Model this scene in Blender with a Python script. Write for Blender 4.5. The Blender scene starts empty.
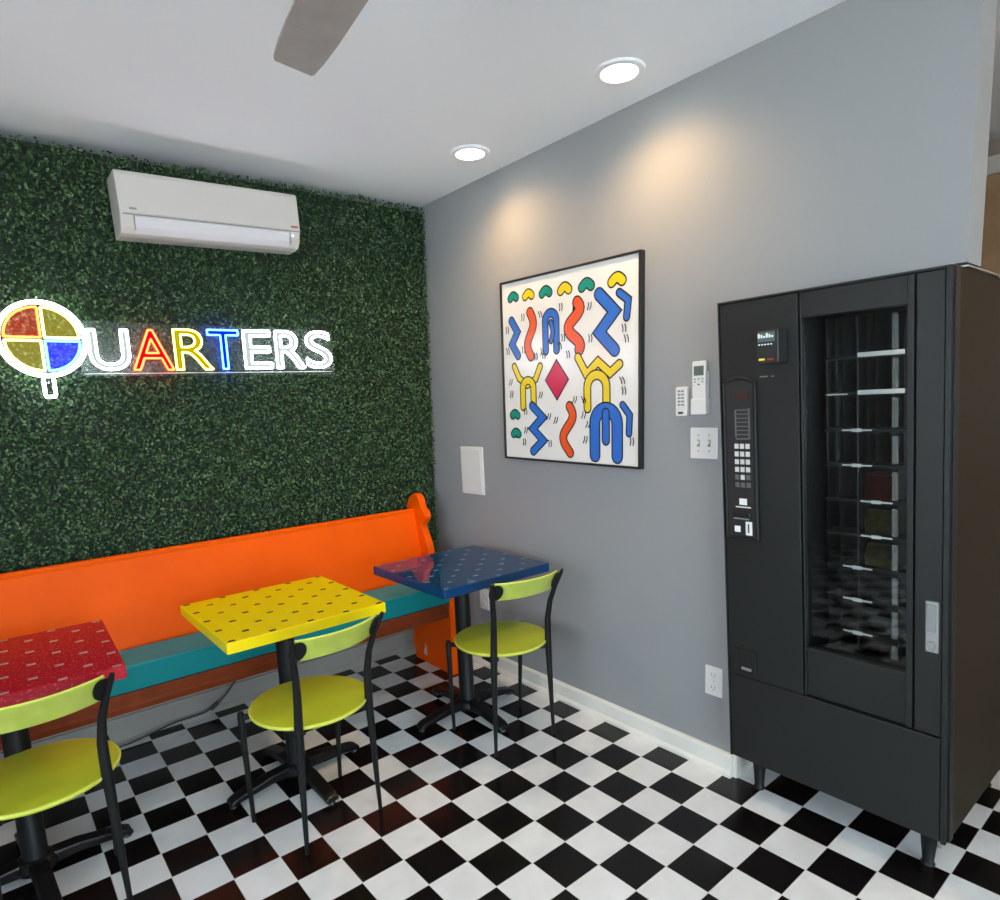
import bpy, bmesh, math, random
from mathutils import Vector, Matrix, Euler
import numpy as np
random.seed(7)
S = bpy.context.scene
COL = S.collection
PI = math.pi

# ------------------------------------------------------------------ materials
def mat(name, color, rough=.5, metal=0., spec=.5, coat=0., emit=None, estr=0., bump=0., bscale=200., var=0., vscale=30.):
    m = bpy.data.materials.new(name); m.use_nodes = True
    nt = m.node_tree; b = nt.nodes['Principled BSDF']
    b.inputs['Base Color'].default_value = (*color, 1)
    b.inputs['Roughness'].default_value = rough
    b.inputs['Metallic'].default_value = metal
    b.inputs['Specular IOR Level'].default_value = spec
    b.inputs['Coat Weight'].default_value = coat
    b.inputs['Coat Roughness'].default_value = .06
    if emit:
        b.inputs['Emission Color'].default_value = (*emit, 1)
        b.inputs['Emission Strength'].default_value = estr
    tc = nt.nodes.new('ShaderNodeTexCoord')
    if bump:
        n = nt.nodes.new('ShaderNodeTexNoise'); n.inputs['Scale'].default_value = bscale; n.inputs['Detail'].default_value = 4
        nt.links.new(tc.outputs['Object'], n.inputs['Vector'])
        bp = nt.nodes.new('ShaderNodeBump'); bp.inputs['Strength'].default_value = bump; bp.inputs['Distance'].default_value = .002
        nt.links.new(n.outputs['Fac'], bp.inputs['Height']); nt.links.new(bp.outputs['Normal'], b.inputs['Normal'])
    if var:
        n = nt.nodes.new('ShaderNodeTexNoise'); n.inputs['Scale'].default_value = vscale; n.inputs['Detail'].default_value = 3
        nt.links.new(tc.outputs['Object'], n.inputs['Vector'])
        r = nt.nodes.new('ShaderNodeValToRGB')
        r.color_ramp.elements[0].position = .3; r.color_ramp.elements[1].position = .7
        r.color_ramp.elements[0].color = (*[c*(1-var) for c in color], 1)
        r.color_ramp.elements[1].color = (*[min(1, c*(1+var)) for c in color], 1)
        nt.links.new(n.outputs['Fac'], r.inputs['Fac']); nt.links.new(r.outputs['Color'], b.inputs['Base Color'])
    return m

def emis(name, color, s):
    m = bpy.data.materials.new(name); m.use_nodes = True
    nt = m.node_tree; nt.nodes.remove(nt.nodes['Principled BSDF'])
    e = nt.nodes.new('ShaderNodeEmission'); e.inputs[0].default_value = (*color, 1); e.inputs[1].default_value = s
    nt.links.new(e.outputs[0], nt.nodes['Material Output'].inputs[0]); return m

def clear(name, tint=(1, 1, 1), gloss=.08, rough=.02, haze=0., fk=.8):
    m = bpy.data.materials.new(name); m.use_nodes = True
    nt = m.node_tree; nt.nodes.remove(nt.nodes['Principled BSDF'])
    t = nt.nodes.new('ShaderNodeBsdfTransparent'); t.inputs[0].default_value = (*tint, 1)
    g = nt.nodes.new('ShaderNodeBsdfGlossy'); g.inputs['Roughness'].default_value = rough
    fr = nt.nodes.new('ShaderNodeFresnel'); fr.inputs[0].default_value = 1.45
    mx = nt.nodes.new('ShaderNodeMixShader')
    mul = nt.nodes.new('ShaderNodeMath'); mul.operation = 'MULTIPLY_ADD'; mul.inputs[1].default_value = fk; mul.inputs[2].default_value = gloss*.3
    nt.links.new(fr.outputs[0], mul.inputs[0]); nt.links.new(mul.outputs[0], mx.inputs[0])
    nt.links.new(t.outputs[0], mx.inputs[1]); nt.links.new(g.outputs[0], mx.inputs[2])
    last = mx
    if haze:
        d = nt.nodes.new('ShaderNodeBsdfDiffuse'); d.inputs[0].default_value = (.7, .75, .75, 1)
        m2 = nt.nodes.new('ShaderNodeMixShader'); m2.inputs[0].default_value = haze
        nt.links.new(mx.outputs[0], m2.inputs[1]); nt.links.new(d.outputs[0], m2.inputs[2]); last = m2
    nt.links.new(last.outputs[0], nt.nodes['Material Output'].inputs[0]); return m

M = {}
M['wall'] = mat('grey_wall_paint', (.300, .308, .312), .5, bump=.12, bscale=90, spec=.35)
M['backwall'] = mat('pale_wall_paint', (.30, .29, .26), .55, bump=.1)
M['ceiling'] = mat('ceiling_paint', (.88, .91, .95), .8, bump=.1, bscale=120, spec=.2)
M['trim'] = mat('white_trim_paint', (.78, .76, .70), .35, bump=.05)
M['white'] = mat('white_plastic', (.74, .73, .70), .35)
M['acwhite'] = mat('warm_white_casing', (.62, .585, .55), .3, coat=.2)
M['acvane'] = mat('glossy_white_vane', (.72, .70, .72), .14, coat=.5)
M['grey'] = mat('grey_plastic', (.25, .26, .26), .4)
M['lcd'] = mat('display_grey_green', (.12, .16, .15), .2)
M['dark'] = mat('dark_detail', (.02, .02, .02), .4)
M['blackmetal'] = mat('black_powder_coat', (.007, .008, .008), .4, spec=.28, bump=.05, bscale=400)
M['castiron'] = mat('black_cast_base', (.006, .006, .007), .34, spec=.3, bump=.1, bscale=150)
M['green'] = mat('chartreuse_plywood', (.46, .53, .03), .38, spec=.35, coat=.05, var=.08, vscale=6)
M['greenback'] = mat('glossy_pale_chartreuse', (.42, .50, .07), .2, coat=.5, var=.1, vscale=14)
M['greenrim'] = mat('pale_chartreuse_edge', (.62, .68, .10), .35)
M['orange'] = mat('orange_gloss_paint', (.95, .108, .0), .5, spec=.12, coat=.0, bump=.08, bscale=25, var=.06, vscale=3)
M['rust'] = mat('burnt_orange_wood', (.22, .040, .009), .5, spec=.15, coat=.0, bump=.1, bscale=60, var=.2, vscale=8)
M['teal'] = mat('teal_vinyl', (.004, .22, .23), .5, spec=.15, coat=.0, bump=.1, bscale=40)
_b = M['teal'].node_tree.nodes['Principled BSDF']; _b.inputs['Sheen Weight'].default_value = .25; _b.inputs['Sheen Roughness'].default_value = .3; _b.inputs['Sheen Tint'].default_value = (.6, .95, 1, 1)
M['tealtop'] = mat('pale_teal_top', (.045, .30, .33), .5, spec=.15, bump=.08, bscale=30)  # paler teal than the cushion front, used on its top only
M['cable'] = mat('black_rubber', (.01, .01, .01), .5)
M['vm'] = mat('charcoal_textured_steel', (.011, .0125, .0115), .44, bump=.25, bscale=700, spec=.42)
M['vmside'] = mat('steel_brown_reflection', (.020, .0115, .004), .45, bump=.15, bscale=300, spec=.14)  # brown reflection of the side room put into the base colour
M['vmblack'] = mat('black_gasket', (.006, .006, .006), .5)
M['vmin'] = mat('black_cabinet_lining', (.010, .010, .010), .35)
M['silver'] = mat('brushed_silver', (.55, .55, .54), .3, metal=.9)
M['label'] = mat('white_label', (.85, .85, .82), .5)
M['key'] = mat('pale_key', (.62, .62, .60), .4)
M['keydim'] = mat('grey_key', (.12, .12, .12), .4)
M['glass'] = clear('window_glass', (.93, .95, .95), .04)
M['vmglass'] = clear('cabinet_glass', (.85, .87, .87), .03, fk=.4)
M['acrylic'] = clear('clear_acrylic', (.95, .98, .98), .02, .1, haze=.03, fk=.15)
M['plasticclear'] = clear('clear_plastic', (.85, .88, .88), .1, .12, haze=.10)
M['hazystrip'] = clear('hazy_pale_strip', (.7, .72, .72), .12, .2, haze=.2)
M['divider'] = clear('smoky_divider', (.72, .75, .75), .12, .15, haze=.15)
M['art_w'] = mat('print_white', (.80, .79, .76), .25, coat=.3)
M['art_k'] = mat('print_black', (.015, .015, .015), .3)
M['art_b'] = mat('print_blue', (.03, .15, .56), .3)
M['art_o'] = mat('print_orange', (.80, .10, .02), .3)
M['art_y'] = mat('print_yellow', (.80, .60, .01), .3)
M['art_t'] = mat('print_teal', (.01, .27, .20), .3)
M['art_c'] = mat('print_crimson', (.60, .01, .07), .3)
M['fan'] = mat('taupe_fan_blade', (.30, .27, .25), .5, var=.1, vscale=12)
M['wood'] = mat('warm_varnished_wood', (.46, .30, .17), .2, coat=.5, var=.15, vscale=6)
M['warmwall'] = mat('beige_paint', (.40, .36, .30), .5)
M['redbox'] = mat('red_packaging', (.48, .06, .045), .4)
M['olive'] = mat('olive_packaging', (.40, .38, .08), .45, var=.3, vscale=60)
M['palespot'] = mat('pale_cream_spot', (.6, .55, .45), .6)
M['ext'] = mat('pavement', (.50, .50, .49), .8)

def table_mat(name, base, dot, rough, speck=0., coat=.0):
    """paint with a staggered lattice of small lozenges, in the tabletop's own coordinates"""
    m = mat(name, base, rough, spec=.28, coat=coat)
    nt = m.node_tree; b = nt.nodes['Principled BSDF']; L = nt.links
    tc = nt.nodes.new('ShaderNodeTexCoord'); sp = nt.nodes.new('ShaderNodeSeparateXYZ'); L.new(tc.outputs['Object'], sp.inputs[0])
    def mth(op, a, bb=None, c=None):
        n = nt.nodes.new('ShaderNodeMath'); n.operation = op
        for i, v in enumerate((a, bb, c)):
            if v is None: continue
            if isinstance(v, (int, float)): n.inputs[i].default_value = v
            else: L.new(v, n.inputs[i])
        return n.outputs[0]
    def lattice(ox, oy):
        x = mth('ADD', sp.outputs[0], ox + .07 + 14.0); y = mth('ADD', sp.outputs[1], oy + .0715 + 14.3)
        fx = mth('ABSOLUTE', mth('SUBTRACT', mth('MODULO', x, .14), .07)); fy = mth('ABSOLUTE', mth('SUBTRACT', mth('MODULO', y, .143), .0715))
        return mth('MULTIPLY', mth('LESS_THAN', fx, .012), mth('LESS_THAN', fy, .0085))
    a = mth('MAXIMUM', lattice(0, 0), lattice(.07, .0715))
    up = mth('GREATER_THAN', sp.outputs[2], .0005)
    a = mth('MULTIPLY', a, up)
    mx = nt.nodes.new('ShaderNodeMix'); mx.data_type = 'RGBA'
    L.new(a, mx.inputs['Factor']); mx.inputs['A'].default_value = (*base, 1); mx.inputs['B'].default_value = (*dot, 1)
    if speck:
        n = nt.nodes.new('ShaderNodeTexNoise'); n.inputs['Scale'].default_value = 110; n.inputs['Detail'].default_value = 2
        L.new(tc.outputs['Object'], n.inputs[0])
        r = nt.nodes.new('ShaderNodeValToRGB'); r.color_ramp.elements[0].position = .56; r.color_ramp.elements[1].position = .72
        r.color_ramp.elements[0].color = (*base, 1); r.color_ramp.elements[1].color = (min(1, base[0]+speck), base[1]+speck*.3, base[2]+speck*.3, 1)
        L.new(n.outputs['Fac'], r.inputs[0]); L.new(r.outputs[0], mx.inputs['A'])
    L.new(mx.outputs['Result'], b.inputs['Base Color'])
    return m
M['ty'] = table_mat('yellow_tabletop', (.86, .67, .0), (.05, .04, .02), .26)
M['tr'] = table_mat('red_tabletop', (.43, .001, .014), (.50, .33, .32), .24, .25)
M['tb'] = table_mat('blue_tabletop', (.006, .045, .135), (.11, .21, .30), .05, coat=.18)

def floor_mat():
    m = mat('checkerboard_tile', (.8, .8, .8), .2, spec=.32)
    nt = m.node_tree; b = nt.nodes['Principled BSDF']; L = nt.links
    T = .1524
    tc = nt.nodes.new('ShaderNodeTexCoord')
    mp = nt.nodes.new('ShaderNodeMapping'); mp.inputs['Location'].default_value = (1.95+40, 12.1+40, .5); mp.inputs['Scale'].default_value = (1/T, 1/T, 0)
    L.new(tc.outputs['Object'], mp.inputs[0])
    ch = nt.nodes.new('ShaderNodeTexChecker'); ch.inputs['Scale'].default_value = 1.0
    ch.inputs['Color1'].default_value = (.007, .006, .006, 1); ch.inputs['Color2'].default_value = (.82, .835, .84, 1)
    L.new(mp.outputs[0], ch.inputs['Vector'])
    # subtle marbling on the white tiles
    n = nt.nodes.new('ShaderNodeTexNoise'); n.inputs['Scale'].default_value = 5; n.inputs['Detail'].default_value = 4; n.inputs['Distortion'].default_value = 1.5
    L.new(tc.outputs['Object'], n.inputs[0])
    r = nt.nodes.new('ShaderNodeValToRGB'); r.color_ramp.elements[0].position = .35; r.color_ramp.elements[1].position = .65
    r.color_ramp.elements[0].color = (.90, .90, .90, 1); r.color_ramp.elements[1].color = (1, 1, 1, 1)
    L.new(n.outputs['Fac'], r.inputs[0])
    mu = nt.nodes.new('ShaderNodeMix'); mu.data_type = 'RGBA'; mu.blend_type = 'MULTIPLY'; mu.inputs['Factor'].default_value = 1
    L.new(ch.outputs['Color'], mu.inputs['A']); L.new(r.outputs[0], mu.inputs['B'])
    # pale joint line
    sp = nt.nodes.new('ShaderNodeSeparateXYZ'); L.new(mp.outputs[0], sp.inputs[0])
    def mth(op, a, v=None):
        q = nt.nodes.new('ShaderNodeMath'); q.operation = op; L.new(a, q.inputs[0])
        if v is not None:
            if isinstance(v, float): q.inputs[1].default_value = v
            else: L.new(v, q.inputs[1])
        return q.outputs[0]
    def edge(o):
        f = mth('FRACT', o); return mth('ABSOLUTE', mth('SUBTRACT', f, .5))
    e = mth('GREATER_THAN', mth('MAXIMUM', edge(sp.outputs[0]), edge(sp.outputs[1])), .491)
    j = nt.nodes.new('ShaderNodeMix'); j.data_type = 'RGBA'; L.new(e, j.inputs['Factor'])
    L.new(mu.outputs['Result'], j.inputs['A']); j.inputs['B'].default_value = (.66, .65, .63, 1)
    L.new(j.outputs['Result'], b.inputs['Base Color'])
    n2 = nt.nodes.new('ShaderNodeTexNoise'); n2.inputs['Scale'].default_value = 9
    L.new(tc.outputs['Object'], n2.inputs[0])
    bp = nt.nodes.new('ShaderNodeBump'); bp.inputs['Strength'].default_value = .12; bp.inputs['Distance'].default_value = .004
    L.new(n2.outputs['Fac'], bp.inputs['Height']); L.new(bp.outputs[0], b.inputs['Normal'])
    return m
M['floor'] = floor_mat()

def leaf_mat():
    m = mat('boxwood_leaf', (.02, .08, .02), .36, spec=.5)
    nt = m.node_tree; b = nt.nodes['Principled BSDF']; L = nt.links
    g = nt.nodes.new('ShaderNodeNewGeometry'); r = nt.nodes.new('ShaderNodeValToRGB')
    cs = [(0, (.005, .022, .007)), (.4, (.015, .055, .015)), (.75, (.038, .102, .027)), (1, (.11, .19, .07))]
    r.color_ramp.elements[0].color = (*cs[0][1], 1); r.color_ramp.elements[1].color = (*cs[3][1], 1)
    for p, c in cs[1:3]:
        e = r.color_ramp.elements.new(p); e.color = (*c, 1)
    L.new(g.outputs['Random Per Island'], r.inputs[0]); L.new(r.outputs[0], b.inputs['Base Color'])
    return m
M['leaf'] = leaf_mat()
M['hedgeback'] = mat('hedge_matting', (.006, .018, .007), .8, var=.5, vscale=80)

NE = {'w': emis('neon_white', (.90, .97, 1.0), 13.), 'r': emis('neon_red', (1.0, .13, .03), 7.0), 'y': emis('neon_yellow', (1.0, .86, .20), 6.0),
      'b': emis('neon_blue', (.07, .28, 1.0), 9.0)}
NF = {'w': emis('lit_face_white', (.62, .72, .72), .75), 'r': emis('lit_face_red', (1.0, .0, .001), 12.), 'y': emis('lit_face_yellow', (.62, .50, .0), .75),
      'b': emis('lit_face_blue', (.0, .0012, .75), 24.)}
def haze_pane(name, col, st):
    m = emis(name, col, st); nt = m.node_tree; e = nt.nodes['Emission']
    t = nt.nodes.new('ShaderNodeBsdfTransparent'); x = nt.nodes.new('ShaderNodeAddShader'); t.inputs[0].default_value = (.8, .8, .8, 1)
    nt.links.new(e.outputs[0], x.inputs[0]); nt.links.new(t.outputs[0], x.inputs[1]); nt.links.new(x.outputs[0], nt.nodes['Material Output'].inputs[0]); return m
NG = {'r': haze_pane('glow_pane_red', (.36, .02, .01), .5), 'y': haze_pane('glow_pane_yellow', (.24, .20, .01), .5), 'b': haze_pane('glow_pane_blue', (.02, .02, .65), .8)}

# ------------------------------------------------------------------ mesh helpers
def BM(): return bmesh.new()
def obj(name, bm, m, parent=None, smooth=False, mats=None, bevel=0, loc=None):
    bmesh.ops.recalc_face_normals(bm, faces=bm.faces[:])
    me = bpy.data.meshes.new(name); bm.to_mesh(me); bm.free()
    for x in (mats or [m]): me.materials.append(x)
    if smooth:
        me.polygons.foreach_set('use_smooth', [True]*len(me.polygons))
        try: me.set_sharp_from_angle(angle=math.radians(38))
        except Exception: pass
    o = bpy.data.objects.new(name, me); COL.objects.link(o)
    if parent: o.parent = parent
    if loc: o.location = loc
    if bevel:
        b = o.modifiers.new('bevel', 'BEVEL'); b.width = bevel; b.segments = 2; b.limit_method = 'ANGLE'; b.angle_limit = math.radians(40)
    return o
def empty(name, loc=(0, 0, 0), rz=0., rx=0.):
    o = bpy.data.objects.new(name, None); o.empty_display_size = .1; COL.objects.link(o); o.location = loc; o.rotation_euler = (rx, 0, rz); return o
def tag(o, label, cat, group=None):
    o['label'] = label; o['category'] = cat
    if group: o['group'] = group
    return o
def struct(o): o['kind'] = 'structure'; return o
def box(bm, x0, x1, y0, y1, z0, z1, mi=0, W=None):
    vs = [bm.verts.new(W(x, y, z) if W else (x, y, z)) for x in (x0, x1) for y in (y0, y1) for z in (z0, z1)]
    for f in ((0, 1, 3, 2), (4, 6, 7, 5), (0, 4, 5, 1), (2, 3, 7, 6), (0, 2, 6, 4), (1, 5, 7, 3)):
        fa = bm.faces.new([vs[i] for i in f]); fa.material_index = mi
def tube(bm, pts, r, n=10, cap=True, mi=0, closed=False, asp=1.):
    pts = [Vector(p) for p in pts]; k = len(pts)
    rr = r if isinstance(r, (list, tuple)) else [r]*k
    rings = []; prev = None
    for i, p in enumerate(pts):
        a = pts[i-1] if (i > 0 or closed) else p; c = pts[(i+1) % k] if (i < k-1 or closed) else p
        t = (c-a).normalized()
        if prev is None:
            u = t.orthogonal().normalized() if abs(t.z) < .9 else Vector((1, 0, 0))
            u = (u - t*u.dot(t)).normalized()
        else: u = (prev - t*prev.dot(t)).normalized()
        prev = u; v = t.cross(u)
        rings.append([bm.verts.new(p + u*rr[i]*math.cos(2*PI*j/n) + v*rr[i]*asp*math.sin(2*PI*j/n)) for j in range(n)])
    m = k if closed else k-1
    for i in range(m):
        A, B = rings[i], rings[(i+1) % k]
        for j in range(n):
            f = bm.faces.new((A[j], A[(j+1) % n], B[(j+1) % n], B[j])); f.material_index = mi
    if cap and not closed:
        bm.faces.new(rings[0][::-1]).material_index = mi; bm.faces.new(rings[-1]).material_index = mi
def lathe(bm, prof, n=40, c=(0, 0, 0), mi=0, axis='z', sy=1.):
    rings = []
    for r, h in prof:
        ring = []
        for j in range(n):
            a = 2*PI*j/n
            if axis == 'z': p = (c[0]+r*math.cos(a), c[1]+r*sy*math.sin(a), c[2]+h)
            else: p = (c[0]+h, c[1]+r*math.cos(a), c[2]+r*math.sin(a))
            ring.append(bm.verts.new(p))
        rings.append(ring)
    for A, B in zip(rings, rings[1:]):
        for j in range(n):
            bm.faces.new((A[j], A[(j+1) % n], B[(j+1) % n], B[j])).material_index = mi
    bm.faces.new(rings[0][::-1]).material_index = mi; bm.faces.new(rings[-1]).material_index = mi
def prism(bm, prof, a0, a1, axis='x', mi=0, W=None):
    """extrude a 2-D outline along an axis; for x the outline is (y,z), y -> (x,z), z -> (x,y)"""
    def P(q, a):
        v = {'x': (a, q[0], q[1]), 'y': (q[0], a, q[1]), 'z': (q[0], q[1], a)}[axis]
        return W(*v) if W else v
    A = [bm.verts.new(P(q, a0)) for q in prof]; B = [bm.verts.new(P(q, a1)) for q in prof]; n = len(prof)
    bm.faces.new(A[::-1]).material_index = mi; bm.faces.new(B).material_index = mi
    for i in range(n): bm.faces.new((A[i], A[(i+1) % n], B[(i+1) % n], B[i])).material_index = mi
def one(name, m, parent, *b, bevel=0, W=None):
    bm = BM()
    for q in b: box(bm, *q, W=W)
    return obj(name, bm, m, parent, bevel=bevel)
def rrect(w, h, r, n=5):
    o = []
    for cx, cy, a0 in ((w/2-r, h/2-r, 0), (-w/2+r, h/2-r, 90), (-w/2+r, -h/2+r, 180), (w/2-r, -h/2+r, 270)):
        for i in range(n+1):
            a = math.radians(a0+90*i/n); o.append((cx+r*math.cos(a), cy+r*math.sin(a)))
    return o

# ------------------------------------------------------------------ room
H = 2.625
XL, YF, YB, XR = -4.3, -6.2, .085, 1.75
def shell(name, m, *b):
    bm = BM()
    for q in b: box(bm, *q)
    return struct(obj(name, bm, m))
shell('floor', M['floor'], (XL-.1, XR+.1, YF-.1, YB+.1, -.06, 0))
shell('ceiling', M['ceiling'], (XL-.1, XR+.1, YF-.1, YB+.1, H, H+.08))
shell('wall_back', M['backwall'], (XL-.1, XR+.1, YB, YB+.1, 0, H))
shell('wall_right', M['wall'], (0, .13, -2.03, YB, 0, H), (0, .13, -2.705, -2.03, 1.822, H), (0, .13, YF, -4.6, 0, H))
shell('wall_left', M['wall'], (XL-.1, XL, -1.6, YB, 0, H), (XL-.1, XL, YF, -4.6, 0, H), (XL-.1, XL, -4.6, -1.6, 0, .8), (XL-.1, XL, -4.6, -1.6, 2.25, H))
shell('wall_front', M['wall'], (XL-.1, XR+.1, YF-.1, YF, 0, .12), (XL-.1, XR+.1, YF-.1, YF, 2.4, H), (XL-.1, -3.95, YF-.1, YF, .12, 2.4), (-.15, XR+.1, YF-.1, YF, .12, 2.4))
shell('wall_annex', M['warmwall'], (XR, XR+.1, YF, YB, 0, H))
def window(name, x0, x1, z0, z1, y):
    bm = BM(); t = .03
    for q in ((x0, x0+.05, z0, z1), (x1-.05, x1, z0, z1), (x0+.05, x1-.05, z0, z0+.06), (x0+.05, x1-.05, z1-.06, z1)):
        box(bm, q[0], q[1], y-t, y+t, q[2], q[3])
    o = struct(obj(name, bm, M['dark']))
    one('pane', M['glass'], o, (x0+.05, x1-.05, y-.004, y+.004, z0+.06, z1-.06))
for i, (a, b) in enumerate(((-3.95, -2.69), (-2.69, -1.41), (-1.41, -.15))):
    window('window_%d' % (i+1), a, b, .12, 2.4, YF-.05)
bm = BM()
for q in ((-4.6, -4.55, .8, 2.25), (-1.65, -1.6, .8, 2.25), (-4.55, -1.65, .8, .86), (-4.55, -1.65, 2.19, 2.25), (-3.14, -3.09, .86, 2.19)):
    box(bm, XL-.08, XL-.02, q[0], q[1], q[2], q[3])
o = struct(obj('window_4', bm, M['white'])); one('pane', M['glass'], o, (XL-.054, XL-.046, -4.55, -1.65, .86, 2.19))
bb = [(0, 0), (-.024, 0), (-.024, .012), (-.018, .022), (-.014, .026), (-.014, .082), (-.009, .092), (0, .094)]
bm = BM(); prism(bm, bb, -2.03, YB-.016, 'y'); struct(obj('baseboard_right', bm, M['trim']))
bm = BM(); prism(bm, [(YB+a*1.0, z*1.25) for a, z in bb], XL, -.025, 'x'); struct(obj('baseboard_back', bm, M['backwall']))
struct(one('trim_1', M['trim'], None, (-.003, .133, -2.046, -2.031, 0, .42)))
# annex door seen past the end of the partition
bm = BM(); box(bm, XR-.045, XR-.005, -2.95, -1.15, 0, 2.46)
for y0, y1 in ((-2.85, -2.12), (-1.98, -1.25)):
    for z0, z1 in ((.15, 1.0), (1.12, 2.34)): box(bm, XR-.06, XR-.045, y0, y1, z0, z1)
struct(obj('door_1', bm, M['wood'], bevel=.006))
shell('trim_2', M['white'], (XR-.055, XR, -3.05, -2.95, 0, 2.54), (XR-.055, XR, -1.15, -1.05, 0, 2.54), (XR-.055, XR, -2.95, -1.15, 2.46, 2.54))

# ------------------------------------------------------------------ hedge wall covering
hp = empty('hedge_panel', (-1.6, .0, 1.5))
tag(hp, 'dark green artificial boxwood hedge panel covering the wall behind the bench', 'hedge panel')
X0h, X1h, Z0h = -2.75, -.012, .42
def htop(x): return 2.608 + .012*x
bm = BM(); prism(bm, [(YB-.002, Z0h-1.5), (-.028, Z0h-1.5), (-.088, 2.585-1.5), (YB-.002, 2.585-1.5)], X0h-hp.location.x, X1h-hp.location.x, 'x'); obj('backing', bm, M['hedgeback'], hp)
rng = np.random.default_rng(3)
N = 68000
cx = rng.uniform(X0h, X1h, N); cz = rng.uniform(Z0h, 1.0, N)*0 + rng.uniform(Z0h, 2.615, N)
keep = cz < htop(cx) + rng.normal(0, .006, N); cx, cz = cx[keep], cz[keep]; N = len(cx)
clump = .5+.5*np.sin(cx*19+2*np.sin(cz*13))*np.sin(cz*23+1.5*np.sin(cx*11))
cy = -.036 - .030*(cz-.9) - rng.uniform(0, 1, N)**1.3*.024 - clump*.012
ln = rng.uniform(.0065, .0105, N); wd = ln*rng.uniform(.5, .7, N)
az = rng.uniform(0, 2*PI, N); tilt = rng.uniform(-.9, 1.0, N); roll = rng.uniform(-.6, .6, N)
# leaf axis in wall plane, tipped towards the room
ax = np.stack([np.cos(az)*np.cos(tilt*.7), -np.abs(np.sin(tilt*.7)), np.sin(az)*np.cos(tilt*.7)], 1)
nn = np.stack([np.sin(roll)*.8, -np.ones(N), .35+rng.uniform(-.6, .8, N)], 1)
bx = np.cross(ax, nn); bx /= np.linalg.norm(bx, axis=1)[:, None]
nn = np.cross(bx, ax); s = np.sign(-nn[:, 1])[:, None]; nn = nn*s
c = np.stack([cx-hp.location.x, cy, cz-1.5], 1)
v = np.stack([c-ax*ln[:, None], c+bx*wd[:, None]+nn*.0015, c+ax*ln[:, None], c-bx*wd[:, None]+nn*.0015], 1).reshape(-1, 3)
v[:, 0] = np.minimum(v[:, 0], -.004-hp.location.x)
idx = np.arange(N)[:, None]*4
f = np.concatenate([idx+np.array([0, 1, 2]), idx+np.array([0, 2, 3])], 0).reshape(-1, 3)
me = bpy.data.meshes.new('foliage'); me.from_pydata(v.tolist(), [], f.tolist()); me.materials.append(M['leaf']); me.update()
fo = bpy.data.objects.new('foliage', me); COL.objects.link(fo); fo.parent = hp; fo['kind'] = 'stuff'

# ------------------------------------------------------------------ pew
pw = empty('church_pew', (-1.6, -.25, 0))
tag(pw, 'long orange painted church pew with teal seat cushion along the hedge wall', 'bench')
px, py = -pw.location.x, -pw.location.y
XE = -.185
def P2(l): return [(y+py, z) for y, z in l]
end = [(-.448, 0), (-.455, .40), (-.445, .44), (-.40, .465), (-.33, .50), (-.295, .56), (-.283, .66), (-.262, .74), (-.225, .80), (-.212, .828), (-.228, .845), (-.255, .866), (-.262, .89),
       (-.250, .915), (-.226, .930), (-.213, .948), (-.208, .975), (-.192, 1.0), (-.168, 1.012), (-.142, 1.010), (-.108, .995), (-.080, .965), (-.062, .92), (-.066, .86), (-.098, .60), (-.085, .30), (-.055, .16), (-.042, .11), (-.05, .05), (-.065, 0)]
def smooth_poly(l, it=1):
    for _ in range(it):
        o = []
        for i in range(len(l)):
            a, b = l[i], l[(i+1) % len(l)]
            if math.dist(a, b) < .12: o += [(a[0]*.75+b[0]*.25, a[1]*.75+b[1]*.25), (a[0]*.25+b[0]*.75, a[1]*.25+b[1]*.75)]
            else: o += [a, b] if not o or o[-1] != a else [b]
        l = o
    return l
bm = BM(); prism(bm, P2(smooth_poly(end)), XE-.042+px, XE+px, 'x')
ep = obj('end_panel', bm, M['orange'], pw, bevel=.006)
bm = BM(); prism(bm, P2([(-.19, .045), (-.165, .048), (-.155, .06), (-.17, .085), (-.178, .12), (-.19, .085)]), XE-.0435+px, XE-.0425+px, 'x'); obj('pale_spot', bm, M['palespot'], ep)  # small pale polygon on the inner face of the end panel
bm = BM(); prism(bm, P2(smooth_poly(end)), -3.4+px, -3.358+px, 'x'); obj('end_panel', bm, M['orange'], pw, bevel=.006)
bm = BM(); xa, xb = -3.358+px, XE-.042+px
prism(bm, P2([(-.245, .44), (-.150, .900), (-.153, .919), (-.141, .926), (-.118, .922), (-.115, .90), (-.215, .43)]), xa, xb, 'x')
obj('backrest', bm, M['orange'], pw, bevel=.004)
bm = BM(); prism(bm, P2([(-.425, .335), (-.44, .338), (-.444, .36), (-.438, .372), (-.438, .398), (-.455, .403), (-.455, .424), (-.20, .43), (-.20, .40), (-.405, .395), (-.405, .335)]), xa, xb, 'x')
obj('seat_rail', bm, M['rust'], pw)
bm = BM(); prism(bm, P2([(-.462, .430), (-.466, .436), (-.466, .522), (-.460, .532), (-.26, .538), (-.232, .53), (-.235, .436), (-.24, .430)]), xa+.01, xb-.005, 'x')
sc = obj('seat_cushion', bm, M['teal'], pw)
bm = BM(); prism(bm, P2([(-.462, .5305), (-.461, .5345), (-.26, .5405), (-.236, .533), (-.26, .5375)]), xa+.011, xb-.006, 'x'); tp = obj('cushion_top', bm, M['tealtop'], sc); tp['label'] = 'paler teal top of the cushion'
bm = BM(); box(bm, -1.62+px-.9, -1.58+px-.9, -.40+py, -.10+py, 0, .40); obj('centre_support', bm, M['rust'], pw, bevel=.004)

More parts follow.
